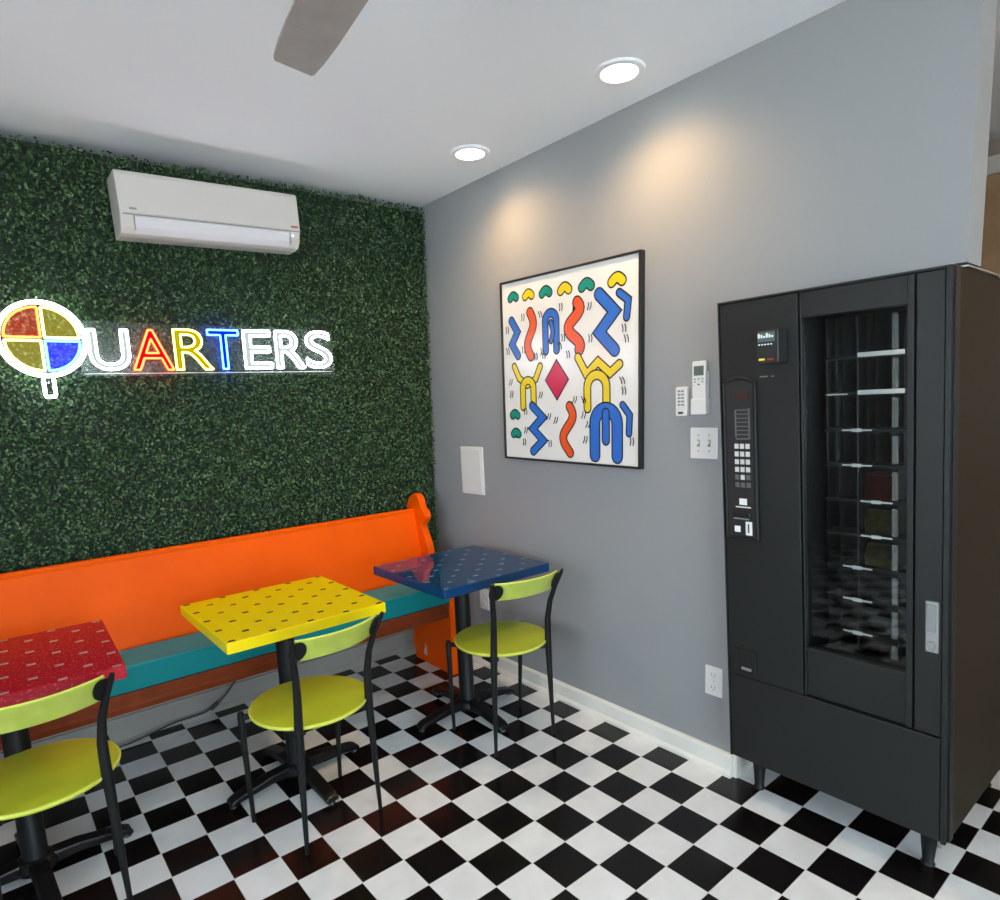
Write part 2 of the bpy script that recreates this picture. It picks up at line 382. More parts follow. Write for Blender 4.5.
# cord on the floor under the pew
bm = BM(); tube(bm, [(-2.4, -.02, .008), (-1.95, -.01, .008), (-1.75, .0, .012), (-1.55, .03, .03), (-1.42, .035, .028), (-1.36, .035, .045), (-1.30, .04, .09), (-1.24, .05, .15), (-1.20, .06, .20)], .004, 8)
tube(bm, [(-1.385, .035, .035), (-1.345, .036, .06)], .010, 8)
tag(obj('power_cord', bm, M['cable'], smooth=True), 'thin black power cord lying along the baseboard under the orange pew', 'cord')

# ------------------------------------------------------------------ tables
TS = .302
def cafe_table(name, cx, cy, rz, m, label, brz, top=.747):
    r = empty(name, (cx, cy, 0), rz); tag(r, label, 'table', 'square cafe tables along the pew')
    bm = BM(); prism(bm, rrect(TS*2, TS*2, .006, 3), -.040, 0.001, 'z')
    obj('tabletop', bm, m, r, loc=(0, 0, top-.001), bevel=.0035)
    def rot(o): o.rotation_euler = (0, 0, brz-rz); return o
    bm = BM(); lathe(bm, [(.040, .06), (.040, .075), (.037, .085), (.037, top-.075), (.045, top-.07), (.045, top-.058)], 28)
    obj('column', bm, M['blackmetal'], r, smooth=True)
    bm = BM(); box(bm, -.2, .2, -.02, .02, top-.058, top-.0405); box(bm, -.02, .02, -.2, .2, top-.057, top-.0415)
    rot(obj('mounting_bracket', bm, M['blackmetal'], r, bevel=.003))
    bm = BM(); lathe(bm, [(.030, .028), (.058, .030), (.062, .045), (.058, .066), (.046, .078)], 28)
    for k in range(4):
        a = k*PI/2; ca, sa = math.cos(a), math.sin(a)
        pr = [(.04, .030), (.04, .074), (.12, .070), (.26, .042), (.282, .032), (.287, .014), (.272, .012), (.255, .018), (.12, .034)]
        W = lambda x, y, z, ca=ca, sa=sa: (x*ca-y*sa, x*sa+y*ca, z)
        prism(bm, [(x, z) for x, z in pr], -.027, .027, 'y', W=W)
    rot(obj('cross_base', bm, M['castiron'], r, bevel=.007))
    for k in range(4):
        a = k*PI/2 + brz - rz
        bm = BM(); lathe(bm, [(.014, 0), (.016, .003), (.012, .015)], 16, (.268*math.cos(a), .268*math.sin(a), 0)); obj('glide_foot', bm, M['dark'], r)
    return r
cafe_table('cafe_table', -1.278, -.810, 0, M['ty'], 'square yellow cafe table with small dark dashes, middle of the three', math.radians(5))
cafe_table('cafe_table', -.425, -.850, 0, M['tb'], 'square glossy dark blue cafe table next to the grey wall', 0)
cafe_table('cafe_table', -2.158, -.757, math.radians(-2), M['tr'], 'square red cafe table with pale flecks at the left', math.radians(5))

# ------------------------------------------------------------------ chairs
def cafe_chair(cx, cy, rz, label):
    r = empty('cafe_chair', (cx, cy, 0), rz); tag(r, label, 'chair', 'green and black chairs, one at each table')
    bm = BM(); lathe(bm, [(.150, .4385), (.200, .440), (.208, .4445), (.209, .452), (.205, .4575), (.198, .4585)], 56)
    st = obj('seat', bm, M['green'], r, smooth=True)
    bm = BM(); pts = [(.2075*math.cos(2*PI*i/56), .2075*math.sin(2*PI*i/56), .4525) for i in range(56)]; tube(bm, pts, .0048, 8, closed=True); obj('edge_band', bm, M['greenrim'], st, smooth=True)
    for s in (-1, 1):
        bm = BM(); tube(bm, [(s*.187, .150, .003), (s*.190, .148, .12), (s*.196, .142, .30), (s*.200, .135, .425), (s*.200, .134, .445)], [.0075, .009, .011, .0125, .010], 12)
        obj('leg', bm, M['blackmetal'], r, smooth=True)
        bm = BM(); xs = s
        tube(bm, [(xs*.155, -.165, .003), (xs*.151, -.164, .14), (xs*.146, -.163, .32), (xs*.142, -.164, .45), (xs*.140, -.170, .56), (xs*.146, -.183, .64), (xs*.160, -.205, .71), (xs*.175, -.230, .770), (xs*.178, -.236, .785)],
             [.0075, .010, .0135, .016, .0145, .0125, .011, .009, .0065], 12, asp=.8)
        obj('leg', bm, M['blackmetal'], r, smooth=True)
    # under-seat frame
    bm = BM()
    for s in (-1, 1):
        tube(bm, [(s*.198, .136, .425), (s*.10, .06, .428), (0, -.01, .430)], .011, 8)
        tube(bm, [(s*.145, -.160, .425), (s*.10, -.10, .428), (0, -.01, .430)], .012, 8, asp=.7)
        prism(bm, [(s*.148, -.165), (s*.150, -.08), (s*.10, -.10), (s*.11, -.15)], .418, .437, 'z')
    lathe(bm, [(.10, .422), (.11, .430), (.105, .438)], 24, (0, -.01, 0))
    obj('seat_frame', bm, M['blackmetal'], r, smooth=True)
    # curved back band
    n = 20; R_ = .30; half = .158; A = math.asin(half/R_)
    rings = []; bm = BM()
    for i in range(n+1):
        a = -A + 2*A*i/n; ys = -.214 - (R_*math.cos(a)-R_*math.cos(A)) + .010
        xx = R_*math.sin(a); nx, ny = math.sin(a), -math.cos(a); t = .006
        h0, h1 = .700, .778; lean = .018
        ring = [(xx+nx*t, ys+ny*t+lean, h0), (xx+nx*t, ys+ny*t-lean, h1), (xx-nx*t, ys-ny*t-lean, h1), (xx-nx*t, ys-ny*t+lean, h0)]
        rings.append([bm.verts.new(p) for p in ring])
    for Ra, Rb in zip(rings, rings[1:]):
        for j in range(4):
            bm.faces.new((Ra[j], Ra[(j+1) % 4], Rb[(j+1) % 4], Rb[j]))
    bm.faces.new(rings[0]); bm.faces.new(rings[-1][::-1])
    bk = obj('backrest', bm, M['greenback'], r, bevel=.003)
    bm = BM(); tube(bm, [( (Ra:=R_*math.sin(-A+2*A*i/n)), -.214-(R_*math.cos(-A+2*A*i/n)-R_*math.cos(A))+.010-.018, .7785) for i in range(n+1)], .0038, 6); obj('edge_band', bm, M['greenrim'], bk, smooth=True)
    for s in (-1, 1):
        bm = BM(); a = s*(A-.045); xx = R_*math.sin(a); ys = -.214-(R_*math.cos(a)-R_*math.cos(A))+.010
        nx, ny = math.sin(a), -math.cos(a); tx, ty = math.cos(a), math.sin(a)
        ring1, ring2 = [], []
        for j in range(24):
            q = 2*PI*j/24; u = .029*math.cos(q); w = .036*math.sin(q)
            l = -.018*w/.0385
            b0 = Vector((xx+tx*u, ys+ty*u+l, .739+w))
            ring1.append(bm.verts.new(b0+Vector((nx, ny, 0))*.012)); ring2.append(bm.verts.new(b0+Vector((nx, ny, 0))*.0065))
        bm.faces.new(ring1); bm.faces.new(ring2[::-1])
        for j in range(24): bm.faces.new((ring1[j], ring1[(j+1) % 24], ring2[(j+1) % 24], ring2[j]))
        obj('back_bracket', bm, M['blackmetal'], bk)
    return r
cafe_chair(-1.312, -1.105, math.radians(8), 'green round-seat chair with black legs at the yellow table')
cafe_chair(-.415, -1.125, math.radians(-7), 'green round-seat chair with black legs at the blue table')
cafe_chair(-2.116, -.995, math.radians(4), 'green round-seat chair with black legs at the red table, cut by the photo edge')

# ------------------------------------------------------------------ air conditioner
ac = empty('air_conditioner', (-1.192, -.098, 2.258)); tag(ac, 'long white wall-mounted air conditioner on the hedge below the ceiling', 'air conditioner')
ac.rotation_euler[1] = -.030
W_ = .376; dA = .058; prof = [(.0, .0), (.0, .242), (-.20+dA, .242), (-.212+dA, .236), (-.216+dA, .22), (-.2165+dA, .073), (-.212+dA, .070), (-.198+dA, .028), (-.175+dA, .006), (-.14+dA, .0)]
# slight body taper: front lip set in
bm = BM(); prism(bm, prof, -W_, W_, 'x'); obj('casing', bm, M['acwhite'], ac, bevel=.006)
bm = BM(); prism(bm, [(-.216+dA, .076), (-.2195+dA, .078), (-.2195+dA, .220), (-.214+dA, .236), (-.212+dA, .234)], -W_+.012, W_-.004, 'x'); fp = obj('front_panel', bm, M['acwhite'], ac)
bm = BM(); prism(bm, [(-.212+dA, .068), (-.2165+dA, .066), (-.2155+dA, .052), (-.202+dA, .028), (-.178+dA, .008), (-.176+dA, .012), (-.198+dA, .032)], -W_+.052, W_-.055, 'x'); obj('air_vane', bm, M['acvane'], ac)
bm = BM(); box(bm, -W_+.01, W_-.004, -.2172+dA, -.214+dA, .0705, .0745); obj('panel_gap', bm, M['grey'], ac)
for a_, b_ in ((-W_+.048, -W_+.0505), (W_-.0535, W_-.051)):
    bm = BM(); box(bm, a_, b_, -.2165+dA, -.204+dA, .014, .070); obj('vane_gap', bm, M['grey'], ac)
one('logo_badge', M['grey'], fp, (-W_+.035, -W_+.062, -.2200+dA, -.2194+dA, .090, .098))
one('rating_sticker', M['redbox'], fp, (W_-.045, W_-.012, -.2200+dA, -.2194+dA, .088, .096))
bm = BM(); lathe(bm, [(.004, 0), (.004, .002)], 12, (0, 0, 0), axis='x')
for v_ in bm.verts: v_.co = Vector((W_-.040+v_.co.y, -.2150+dA-v_.co.x, .052+v_.co.z))
obj('indicator_light', bm, emis('indicator_glow', (.7, .9, 1), 3.), ac)

# ------------------------------------------------------------------ neon sign
SY = -.136
ns = empty('neon_sign', (-1.35, SY, 1.80)); tag(ns, 'multicoloured lit neon sign reading QUARTERS on the hedge', 'sign')
def loc3(x, z, y=0.): return (x+1.35, y, z-1.80)
def letter(ch, key, x0, x1, zt0, zb0, zt1, zb1):
    cu = bpy.data.curves.new('glyph', 'FONT'); cu.body = ch; cu.size = 1; cu.offset = .012; cu.fill_mode = 'NONE'; cu.resolution_u = 6
    tmp = bpy.data.objects.new('glyph', cu); COL.objects.link(tmp)
    bpy.context.view_layer.update()
    dg = bpy.context.evaluated_depsgraph_get()
    me = bpy.data.meshes.new_from_object(tmp.evaluated_get(dg))
    cu.fill_mode = 'BOTH'; bpy.context.view_layer.update()
    mf = bpy.data.meshes.new_from_object(tmp.evaluated_get(bpy.context.evaluated_depsgraph_get()))
    bpy.data.objects.remove(tmp)
    xs = [v.co.x for v in me.vertices]; ys = [v.co.y for v in me.vertices]
    ax0, ax1, ay0, ay1 = min(xs), max(xs), min(ys), max(ys)
    tr = .0052 if key == 'w' else .0040
    def mp(co, y):
        u = (co.x-ax0)/(ax1-ax0); w = (co.y-ay0)/(ay1-ay0)
        zb = zb0+(zb1-zb0)*u; zt = zt0+(zt1-zt0)*u
        return Vector(loc3(x0+(x1-x0)*u, zb+(zt-zb)*w, y))
    bm = BM()
    # order edges into loops
    adj = {}
    for e in me.edges:
        a, b = e.vertices; adj.setdefault(a, []).append(b); adj.setdefault(b, []).append(a)
    seen = set()
    for s0 in list(adj):
        if s0 in seen: continue
        loop = [s0]; seen.add(s0); cur = s0
        while True:
            nx = [q for q in adj[cur] if q not in seen]
            if not nx: break
            cur = nx[0]; seen.add(cur); loop.append(cur)
        pts = [mp(me.vertices[i].co, -.012) for i in loop]
        q = [pts[0]]
        for p in pts[1:]:
            if (p-q[-1]).length > .0012: q.append(p)
        if (q[0]-q[-1]).length < .0012: q.pop()
        # split long edges near corners so the tube keeps its width
        out = []
        for i in range(len(q)):
            a, b = q[i], q[(i+1) % len(q)]; d = (b-a).length; out.append(a)
            if d > .012: out += [a+(b-a)*(.0035/d), b-(b-a)*(.0035/d)]
        tube(bm, out, tr, 8, closed=True)
    lt = obj('letter', bm, NE[key], ns, smooth=True)
    bm = BM(); bm.from_mesh(mf)
    for v_ in bm.verts: v_.co = mp(v_.co, -.004)
    bmesh.ops.remove_doubles(bm, verts=bm.verts[:], dist=1e-5)
    # thickness
    fs = bm.faces[:]
    r_ = bmesh.ops.extrude_face_region(bm, geom=fs)
    for g in r_['geom']:
        if isinstance(g, bmesh.types.BMVert): g.co.y -= .004
    obj('letter_face', bm, NF[key], lt)
    return lt
for a in (('U', 'w', -1.722, -1.580, 1.871, 1.710, 1.874, 1.712), ('A', 'r', -1.568, -1.412, 1.875, 1.710, 1.880, 1.710), ('R', 'y', -1.400, -1.246, 1.884, 1.710, 1.888, 1.712),
          ('T', 'b', -1.257, -1.122, 1.888, 1.713, 1.890, 1.715), ('E', 'w', -1.098, -.972, 1.888, 1.717, 1.892, 1.719), ('R', 'w', -.946, -.806, 1.892, 1.719, 1.896, 1.720),
          ('S', 'w', -.794, -.662, 1.896, 1.720, 1.900, 1.722)):
    letter(*a)
QX, QZ, QR = -1.876, 1.829, .142
bm = BM(); n = 72
tube(bm, [loc3(QX+QR*math.cos(2*PI*i/n), QZ+QR*math.sin(2*PI*i/n), -.012) for i in range(n)], .0085, 10, closed=True)
a0 = QZ-QR-.006
tube(bm, [loc3(QX-.017, a0, -.012), loc3(QX-.017, 1.612, -.012), loc3(QX-.016, 1.604, -.012), loc3(QX+.016, 1.604, -.012), loc3(QX+.017, 1.612, -.012), loc3(QX+.017, a0, -.012)], .0062, 10)
ql = obj('letter', bm, NE['w'], ns, smooth=True)
for key, q0 in (('r', 90), ('y', 0), ('y', 180), ('b', 270)):
    ca, sa = math.cos(math.radians(q0+45)), math.sin(math.radians(q0+45)); g = .0065
    ox, oz = QX+g*(1 if ca > 0 else -1), QZ+g*(1 if sa > 0 else -1); rr = QR-.026
    arc = [(ox, oz)] + [(ox+rr*math.cos(math.radians(q0+90*i/16)), oz+rr*math.sin(math.radians(q0+90*i/16))) for i in range(17)]
    pts = []
    for i in range(len(arc)):
        a, b = Vector(arc[i]), Vector(arc[(i+1) % len(arc)]); d = (b-a).length; pts.append(a)
        if d > .03: pts += [a+(b-a)*(.003/d), b-(b-a)*(.003/d)]
    bm = BM(); tube(bm, [loc3(p.x, p.y, -.012) for p in pts], .0045, 8, closed=True); qd = obj('quadrant', bm, NE[key], ns, smooth=True)
    bm = BM(); prism(bm, [(loc3(*p)[0], loc3(*p)[2]) for p in arc], -.006, -.003, 'y'); obj('glowing_pane', bm, NG[key], qd)
bm = BM(); box(bm, *[loc3(-1.76, 0)[0], loc3(-.645, 0)[0]], -.001, .004, -.115, .108)
obj('backing_board', bm, M['acrylic'], ns)
bm = BM(); tube(bm, [loc3(-1.75, 1.694, .0), loc3(-.66, 1.702, .0)], .0018, 6); obj('board_edge', bm, M['white'], ns)
for x, z in ((-1.74, 1.88), (-1.74, 1.71), (-.67, 1.89), (-.67, 1.72), (-1.18, 1.90), (-1.18, 1.70), (-1.876, 1.99), (-1.876, 1.66)):
    bm = BM(); tube(bm, [loc3(x, z, -.001), loc3(x, z, .075)], .004, 8); obj('standoff', bm, M['silver'], ns)

# ------------------------------------------------------------------ framed abstract print
AW, AH = .868, .870
art = empty('framed_print', (0, -1.188, 1.645), 0, math.radians(1.1)); tag(art, 'square white print with colourful outlined shapes in thin black frame on grey wall', 'framed print')
def fr(bm, w, h, t, x0, x1):
    box(bm, x0, x1, -w/2, -w/2+t, -h/2, h/2); box(bm, x0, x1, w/2-t, w/2, -h/2, h/2)
    box(bm, x0, x1, -w/2+t, w/2-t, -h/2, -h/2+t); box(bm, x0, x1, -w/2+t, w/2-t, h/2-t, h/2)
bm = BM(); fr(bm, AW, AH, .010, -.030, -.001); obj('frame', bm, M['art_k'], art, bevel=.001)
bm = BM(); box(bm, -.022, -.003, -AW/2+.010, AW/2-.010, -AH/2+.010, AH/2-.010, 0)
CI = {'w': 0, 'k': 1, 'b': 2, 'o': 3, 'y': 4, 't': 5, 'c': 6}
lay = [0]
def pt(s, t): return (AW/2 - .012 - s*(AW-.024), -AH/2 + .012 + t*(AH-.024))
def flat(poly, x, mi):
    vs = [bm.verts.new((x, *pt(s, t))) for s, t in poly]
    try: bm.faces.new(vs).material_index = mi
    except ValueError: pass
def outline(P, w):
    n = len(P); L_, R2 = [], []
    for i, p in enumerate(P):
        a = P[max(i-1, 0)]; c_ = P[min(i+1, n-1)]
        def nrm(u, v):
            d = math.hypot(v[0]-u[0], v[1]-u[1]) or 1e-6; return (-(v[1]-u[1])/d, (v[0]-u[0])/d)
        n1 = nrm(a, p) if i > 0 else nrm(p, c_); n2 = nrm(p, c_) if i < n-1 else n1
        m_ = (n1[0]+n2[0], n1[1]+n2[1]); d = math.hypot(*m_) or 1e-6; m_ = (m_[0]/d, m_[1]/d)
        k = min(1/max(.45, m_[0]*n1[0]+m_[1]*n1[1]), 1.6)*w/2
        L_.append((p[0]+m_[0]*k, p[1]+m_[1]*k)); R2.append((p[0]-m_[0]*k, p[1]-m_[1]*k))
    def cap(p, q):   # half circle round p, away from q
        a = math.atan2(p[1]-q[1], p[0]-q[0]); return [(p[0]+w/2*math.cos(a+t), p[1]+w/2*math.sin(a+t)) for t in [PI/2-PI*k/8 for k in range(1, 8)]]
    return L_ + cap(P[-1], P[-2]) + R2[::-1] + cap(P[0], P[1])
def stroke(pts, w, col, ol=.008):
    lay[0] += 1
    P = [p for i, p in enumerate(pts) if i == 0 or math.dist(p, pts[i-1]) > 1e-4]
    x = -.0222-.00004*lay[0]
    if col != 'k': flat(outline(P, w+2*ol), x, 1); x -= .00002
    flat(outline(P, w), x, CI[col])
def blob(poly, col, ol=.0065):
    lay[0] += 1; cx_ = sum(p[0] for p in poly)/len(poly); cy_ = sum(p[1] for p in poly)/len(poly)
    flat(poly, -.0222-.00004*lay[0], 1)
    flat([(cx_+(p[0]-cx_)*(1-ol*2/ .12), cy_+(p[1]-cy_)*(1-ol*2/.12)) for p in poly], -.02222-.00004*lay[0], CI[col])
def wave(cx_, cy_, w, h, n, vert=True, ph=0, k=24):
    o = []
    for i in range(k+1):
        u = i/k; a = math.sin(u*PI*n+ph)*w/2
        o.append((cx_+a, cy_+h/2-u*h) if vert else (cx_-h/2+u*h, cy_+a))
    return o
def arch(cx_, cy_, w, h, up=1, k=12):
    o = [(cx_-w/2, cy_-up*h/2)] + [(cx_-w/2*math.cos(PI*i/k), cy_+up*(h/2-w/2+w/2*math.sin(PI*i/k))) for i in range(k+1)] + [(cx_+w/2, cy_-up*h/2)]
    return o
def zig(cx_, cy_, w, h, n):
    return [(cx_+(w/2 if i % 2 else -w/2), cy_+h/2-h*i/n) for i in range(n+1)]
for i, (s_, c_) in enumerate(((.095, 't'), (.225, 'y'), (.365, 't'), (.51, 'y'), (.665, 't'), (.865, 'y'))):
    k_ = 1+.25*i/5
    stroke(wave(s_, .915-.004*i, .030*k_, .052*k_, 1, False), .034*k_, c_)
stroke(zig(.10, .69, .05, .20, 3), .038, 'b'); stroke(wave(.235, .70, .05, .24, 2), .046, 'o')
stroke(arch(.40, .70, .085, .20), .036, 'b'); stroke(wave(.40, .70, .03, .10, 1), .02, 'b')
stroke(wave(.575, .71, .085, .24, 2.5, ph=.6), .054, 'o'); stroke(zig(.80, .71, .10, .28, 3), .054, 'b'); stroke([(.88, .84), (.935, .80), (.925, .72)], .03, 'b')
stroke([(.09, .53), (.13, .46), (.20, .42), (.27, .45), (.31, .52)], .03, 'y'); stroke(arch(.205, .37, .09, .15), .036, 'y')
blob([(.44, .555), (.535, .44), (.44, .325), (.345, .44)], 'c')
stroke([(.60, .55), (.66, .46), (.74, .52), (.82, .46), (.88, .50)], .036, 'y'); stroke(arch(.73, .37, .13, .17), .040, 'y')
stroke(wave(.085, .245, .026, .046, 1, False), .036, 't'); stroke(wave(.09, .135, .026, .046, 1, False), .036, 't')
stroke(zig(.28, .17, .085, .26, 4), .040, 'b'); stroke(wave(.52, .17, .075, .25, 2, ph=.4), .044, 'o')
stroke(arch(.79, .16, .15, .24), .060, 'b'); stroke([(.79, .26), (.79, .12)], .04, 'b'); stroke([(.90, .30), (.945, .25), (.94, .16)], .026, 'b')
random.seed(11)
for (s_, t_) in ((.165, .80), (.165, .62), (.31, .80), (.32, .60), (.47, .82), (.485, .66), (.675, .80), (.68, .64), (.90, .67), (.915, .62), (.045, .44), (.05, .37), (.30, .36), (.33, .58), (.52, .57), (.565, .33), (.63, .33), (.89, .42), (.90, .37), (.17, .27), (.17, .16),
                 (.365, .24), (.37, .09), (.42, .22), (.63, .25), (.64, .12), (.66, .2), (.95, .12), (.155, .09), (.46, .62), (.27, .575), (.03, .62), (.03, .74)):
    a = random.uniform(-.5, .5)+PI/2
    for d in (0, .018):
        stroke([(s_+d-math.cos(a)*.016, t_-math.sin(a)*.018), (s_+d+.004, t_), (s_+d+math.cos(a)*.016, t_+math.sin(a)*.018)], .0065, 'k')
o = obj('print', bm, None, art, mats=[M['art_w'], M['art_k'], M['art_b'], M['art_o'], M['art_y'], M['art_t'], M['art_c']])

# ------------------------------------------------------------------ small things on the grey wall
def plate(name, y, z, w, h, label, cat, t=.006, group=None):
    r = empty(name, (0, y, z)); tag(r, label, cat, group)
    bm = BM(); prism(bm, rrect(w, h, .004, 3), -t, 0, 'x'); obj('cover_plate', bm, M['white'], r, bevel=.0015)
    return r
p = plate('access_panel', -.430, 1.136, .200, .266, 'white rectangular access panel on grey wall near the corner', 'access panel', .008)
one('panel_door', M['white'], p, (-.012, -.0085, -.085, .085, -.118, .118), bevel=.002)
def outlet(y, z, label):
    r = plate('wall_outlet', y, z, .076, .120, label, 'outlet')
    for dz in (-.026, .026):
        bm = BM(); prism(bm, rrect(.034, .030, .010, 4), -.0085, -.0062, 'x')
        f_ = obj('socket', bm, M['white'], r, loc=(0, 0, dz))
        one('slot', M['grey'], f_, (-.0088, -.0084, -.009, -.006, -.004, .008), (-.0088, -.0084, .006, .009, -.004, .008), (-.0088, -.0084, -.002, .002, -.011, -.007))
    bm = BM(); lathe(bm, [(.003, -.0078), (.003, -.0061)], 10, axis='x'); obj('screw', bm, M['silver'], r)
outlet(-1.945, .372, 'white double outlet low on grey wall beside vending machine')
outlet(-.480, .400, 'white double outlet on grey wall behind the blue table')
p = plate('light_switch', -1.898, 1.314, .118, .118, 'white double light switch plate beside the vending machine', 'light switch')
for dy in (-.023, .023):
    one('toggle', M['white'], p, (-.016, -.0062, dy-.004, dy+.004, -.004, .010), bevel=.001)
    one('toggle_slot', M['grey'], p, (-.0068, -.0061, dy-.0065, dy+.0065, -.013, .013))
    for dz in (-.03, .03):
        bm = BM(); lathe(bm, [(.0028, -.0075), (.0028, -.0061)], 10, (0, dy, dz), axis='x'); obj('screw', bm, M['grey'], p)
rc = empty('remote_control', (0, -1.889, 1.523)); tag(rc, 'large white remote with grey display in wall holder above the switch', 'remote control')
bm = BM(); prism(bm, rrect(.058, .196, .006, 4), -.026, -.012, 'x'); hb = obj('handset', bm, M['white'], rc, bevel=.003)
bm = BM(); box(bm, -.030, 0, -.033, .033, -.100, -.040); box(bm, -.011, -.001, -.030, .030, -.04, .06); obj('wall_holder', bm, M['white'], rc, bevel=.003)
one('display', M['lcd'], hb, (-.0268, -.0262, -.021, .021, .045, .080))
for i, (dy, dz) in enumerate(((-.016, .032), (0, .032), (.016, .032), (-.016, .022), (.016, .022), (0, .012))):
    one('button', M['grey'] if i < 5 else M['dark'], hb, (-.0275, -.0262, dy-.004, dy+.004, dz-.0025, dz+.0025))
rc = empty('remote_control', (0, -1.808, 1.474)); tag(rc, 'small white remote with rows of buttons on grey wall', 'remote control')
bm = BM(); prism(bm, rrect(.050, .112, .007, 4), -.022, 0, 'x'); hb = obj('handset', bm, M['white'], rc, bevel=.003)
for i in range(5):
    for j in range(2): one('button', M['grey'], hb, (-.0235, -.0222, -.014+j*.016, -.002+j*.016, .036-i*.013, .043-i*.013))
one('button', M['dark'], hb, (-.0235, -.0222, -.010, .012, -.047, -.039))

# ------------------------------------------------------------------ recessed lamps
M['lens'] = emis('lamp_lens', (1.0, .93, .78), 14.)
for y, lab in ((-1.715, 'round recessed ceiling lamp nearer the camera, lit warm'), (-.852, 'round recessed ceiling lamp farther off near the corner, lit warm')):
    r = empty('recessed_lamp', (-.245, y, H)); tag(r, lab, 'ceiling light', 'recessed ceiling lamps')
    bm = BM(); n = 40
    pr = [(.064, -.004), (.066, -.010), (.085, -.008), (.090, -.003), (.090, -.0005), (.064, -.0005)]
    rings = [[bm.verts.new((q*math.cos(2*PI*j/n), q*math.sin(2*PI*j/n), h)) for j in range(n)] for q, h in pr]
    for i in range(len(pr)):
        A_, B_ = rings[i], rings[(i+1) % len(pr)]
        for j in range(n): bm.faces.new((A_[j], A_[(j+1) % n], B_[(j+1) % n], B_[j]))
    obj('trim_ring', bm, M['ceiling'], r, smooth=True)
    bm = BM(); lathe(bm, [(.063, -.0055), (.063, -.0015)], 40); obj('lens', bm, M['lens'], r)
    L = bpy.data.lights.new('lamp_beam', 'SPOT'); L.energy = 23; L.color = (1.0, .62, .27); L.spot_size = math.radians(152); L.spot_blend = 1.0; L.shadow_soft_size = .06
    lo = bpy.data.objects.new('lamp_beam', L); COL.objects.link(lo); lo.parent = r; lo.location = (0, 0, -.03)

# ------------------------------------------------------------------ ceiling fan (one blade reaches into view)
fx, fy = -1.500, -2.30
fan = empty('ceiling_fan', (fx, fy, H)); tag(fan, 'taupe ceiling fan with one blade reaching in at the top', 'ceiling fan')
bm = BM(); lathe(bm, [(.03, 0), (.07, -.005), (.065, -.05), (.02, -.06), (.016, -.14), (.09, -.16), (.11, -.20), (.11, -.26), (.07, -.30), (.02, -.31)], 32); obj('motor_housing', bm, M['fan'], fan, smooth=True)
base = math.atan2(-1.640-fy, -1.412-fx)
for k in range(3):
    a = base+k*2*PI/3; bm = BM()
    out = []
    pr = [(.10, .028), (.16, .05), (.30, .062), (.50, .060), (.60, .056), (.660, .050), (.668, .044)]
    out = [(x, w*.95) for x, w in pr] + [(x, -w) for x, w in pr[::-1]]
    ca, sa = math.cos(a), math.sin(a)
    Wf = lambda x, y, z, ca=ca, sa=sa: (x*ca-y*sa, x*sa+y*ca, z+y*.18)
    prism(bm, out, -.279, -.272, 'z', W=Wf); obj('blade', bm, M['fan'], fan)

# ------------------------------------------------------------------ vending machine
vm = empty('vending_machine', (0, -2.38, 0)); tag(vm, 'tall black glass-front vending machine on legs under the grey partition', 'vending machine')
def W(x, u, z):
    y = -(u + 2.032) + .040*(z-.97)
    return (x, y+2.38, z)
XF = -.08; UW = .697
def vb(name, m, parent, *b, bevel=0): return one(name, m, parent, *b, bevel=bevel, W=W)
cab = vb('cabinet', M['vmside'], vm, (-.028, .70, 0, .018, .14, 1.812), (-.028, .70, UW-.018, UW, .14, 1.812), (-.028, .70, .018, UW-.018, .14, .17), (-.028, .70, .018, UW-.018, 1.775, 1.812), (.68, .70, .018, UW-.018, .17, 1.775), bevel=.002)
vb('lining', M['vmin'], cab, (-.027, .66, .270, .286, .60, 1.765), (-.027, .66, .605, .622, .60, 1.765), (-.027, .66, .286, .605, .60, .615), (-.027, .66, .286, .605, 1.75, 1.765), (.645, .66, .286, .605, .615, 1.75))
# door
bm = BM()
for q in ((-.060, -.0285, .004, .2905, .145, 1.806), (-.060, -.0285, .591, UW-.004, .145, 1.806), (-.060, -.0285, .2905, .591, .145, .643), (-.060, -.0285, .2905, .591, 1.722, 1.806)): box(bm, *q, W=W)
door = obj('door', bm, M['vmblack'], vm)
LP = (XF, -.0605)
vb('door_skin', M['vm'], door, (*LP, .007, .281, .470, 1.801), bevel=.002)
vb('door_skin', M['vm'], door, (*LP, .287, .2915, .474, 1.801), (*LP, .590, .607, .474, 1.801), (*LP, .2915, .590, 1.722, 1.801), (*LP, .2915, .590, .630, .643), bevel=.0015)
vb('door_skin', M['vm'], door, (XF+.007, -.0605, .2915, .590, .476, .628), bevel=.002)
vb('door_skin', M['vm'], door, (*LP, .613, .681, .474, 1.801), bevel=.002)
vb('door_skin', M['vm'], door, (*LP, .007, .681, .145, .465), bevel=.002)
vb('door_edge', M['vm'], door, (XF-.003, -.0605, .0005, .0055, .142, 1.810), (XF-.003, -.0605, .683, .6965, .142, 1.810), (XF-.002, -.0605, .0056, .6829, 1.8025, 1.810), (XF-.003, -.0605, .0056, .6829, .4655, .4695), bevel=.0015)
vb('gasket', M['vmblack'], cab, (-.0605, -.0275, .6972, .7015, .142, 1.810))
vb('glass_pane', M['vmglass'], door, (-.056, -.053, .291, .5905, .6435, 1.7215))
# lock handle
bm = BM(); box(bm, XF-.010, XF-.0005, .642, .676, .728, .880, W=W); hd = obj('lock_handle', bm, M['silver'], door, bevel=.003)
bm = BM(); box(bm, XF-.0125, XF-.0105, .647, .671, .790, .872, W=W)
c0 = W(XF, .659, .752)
lathe(bm, [(.011, -.018), (.011, -.0105)], 20, c0, axis='x'); obj('lock_cylinder', bm, M['grey'], door, bevel=.001)
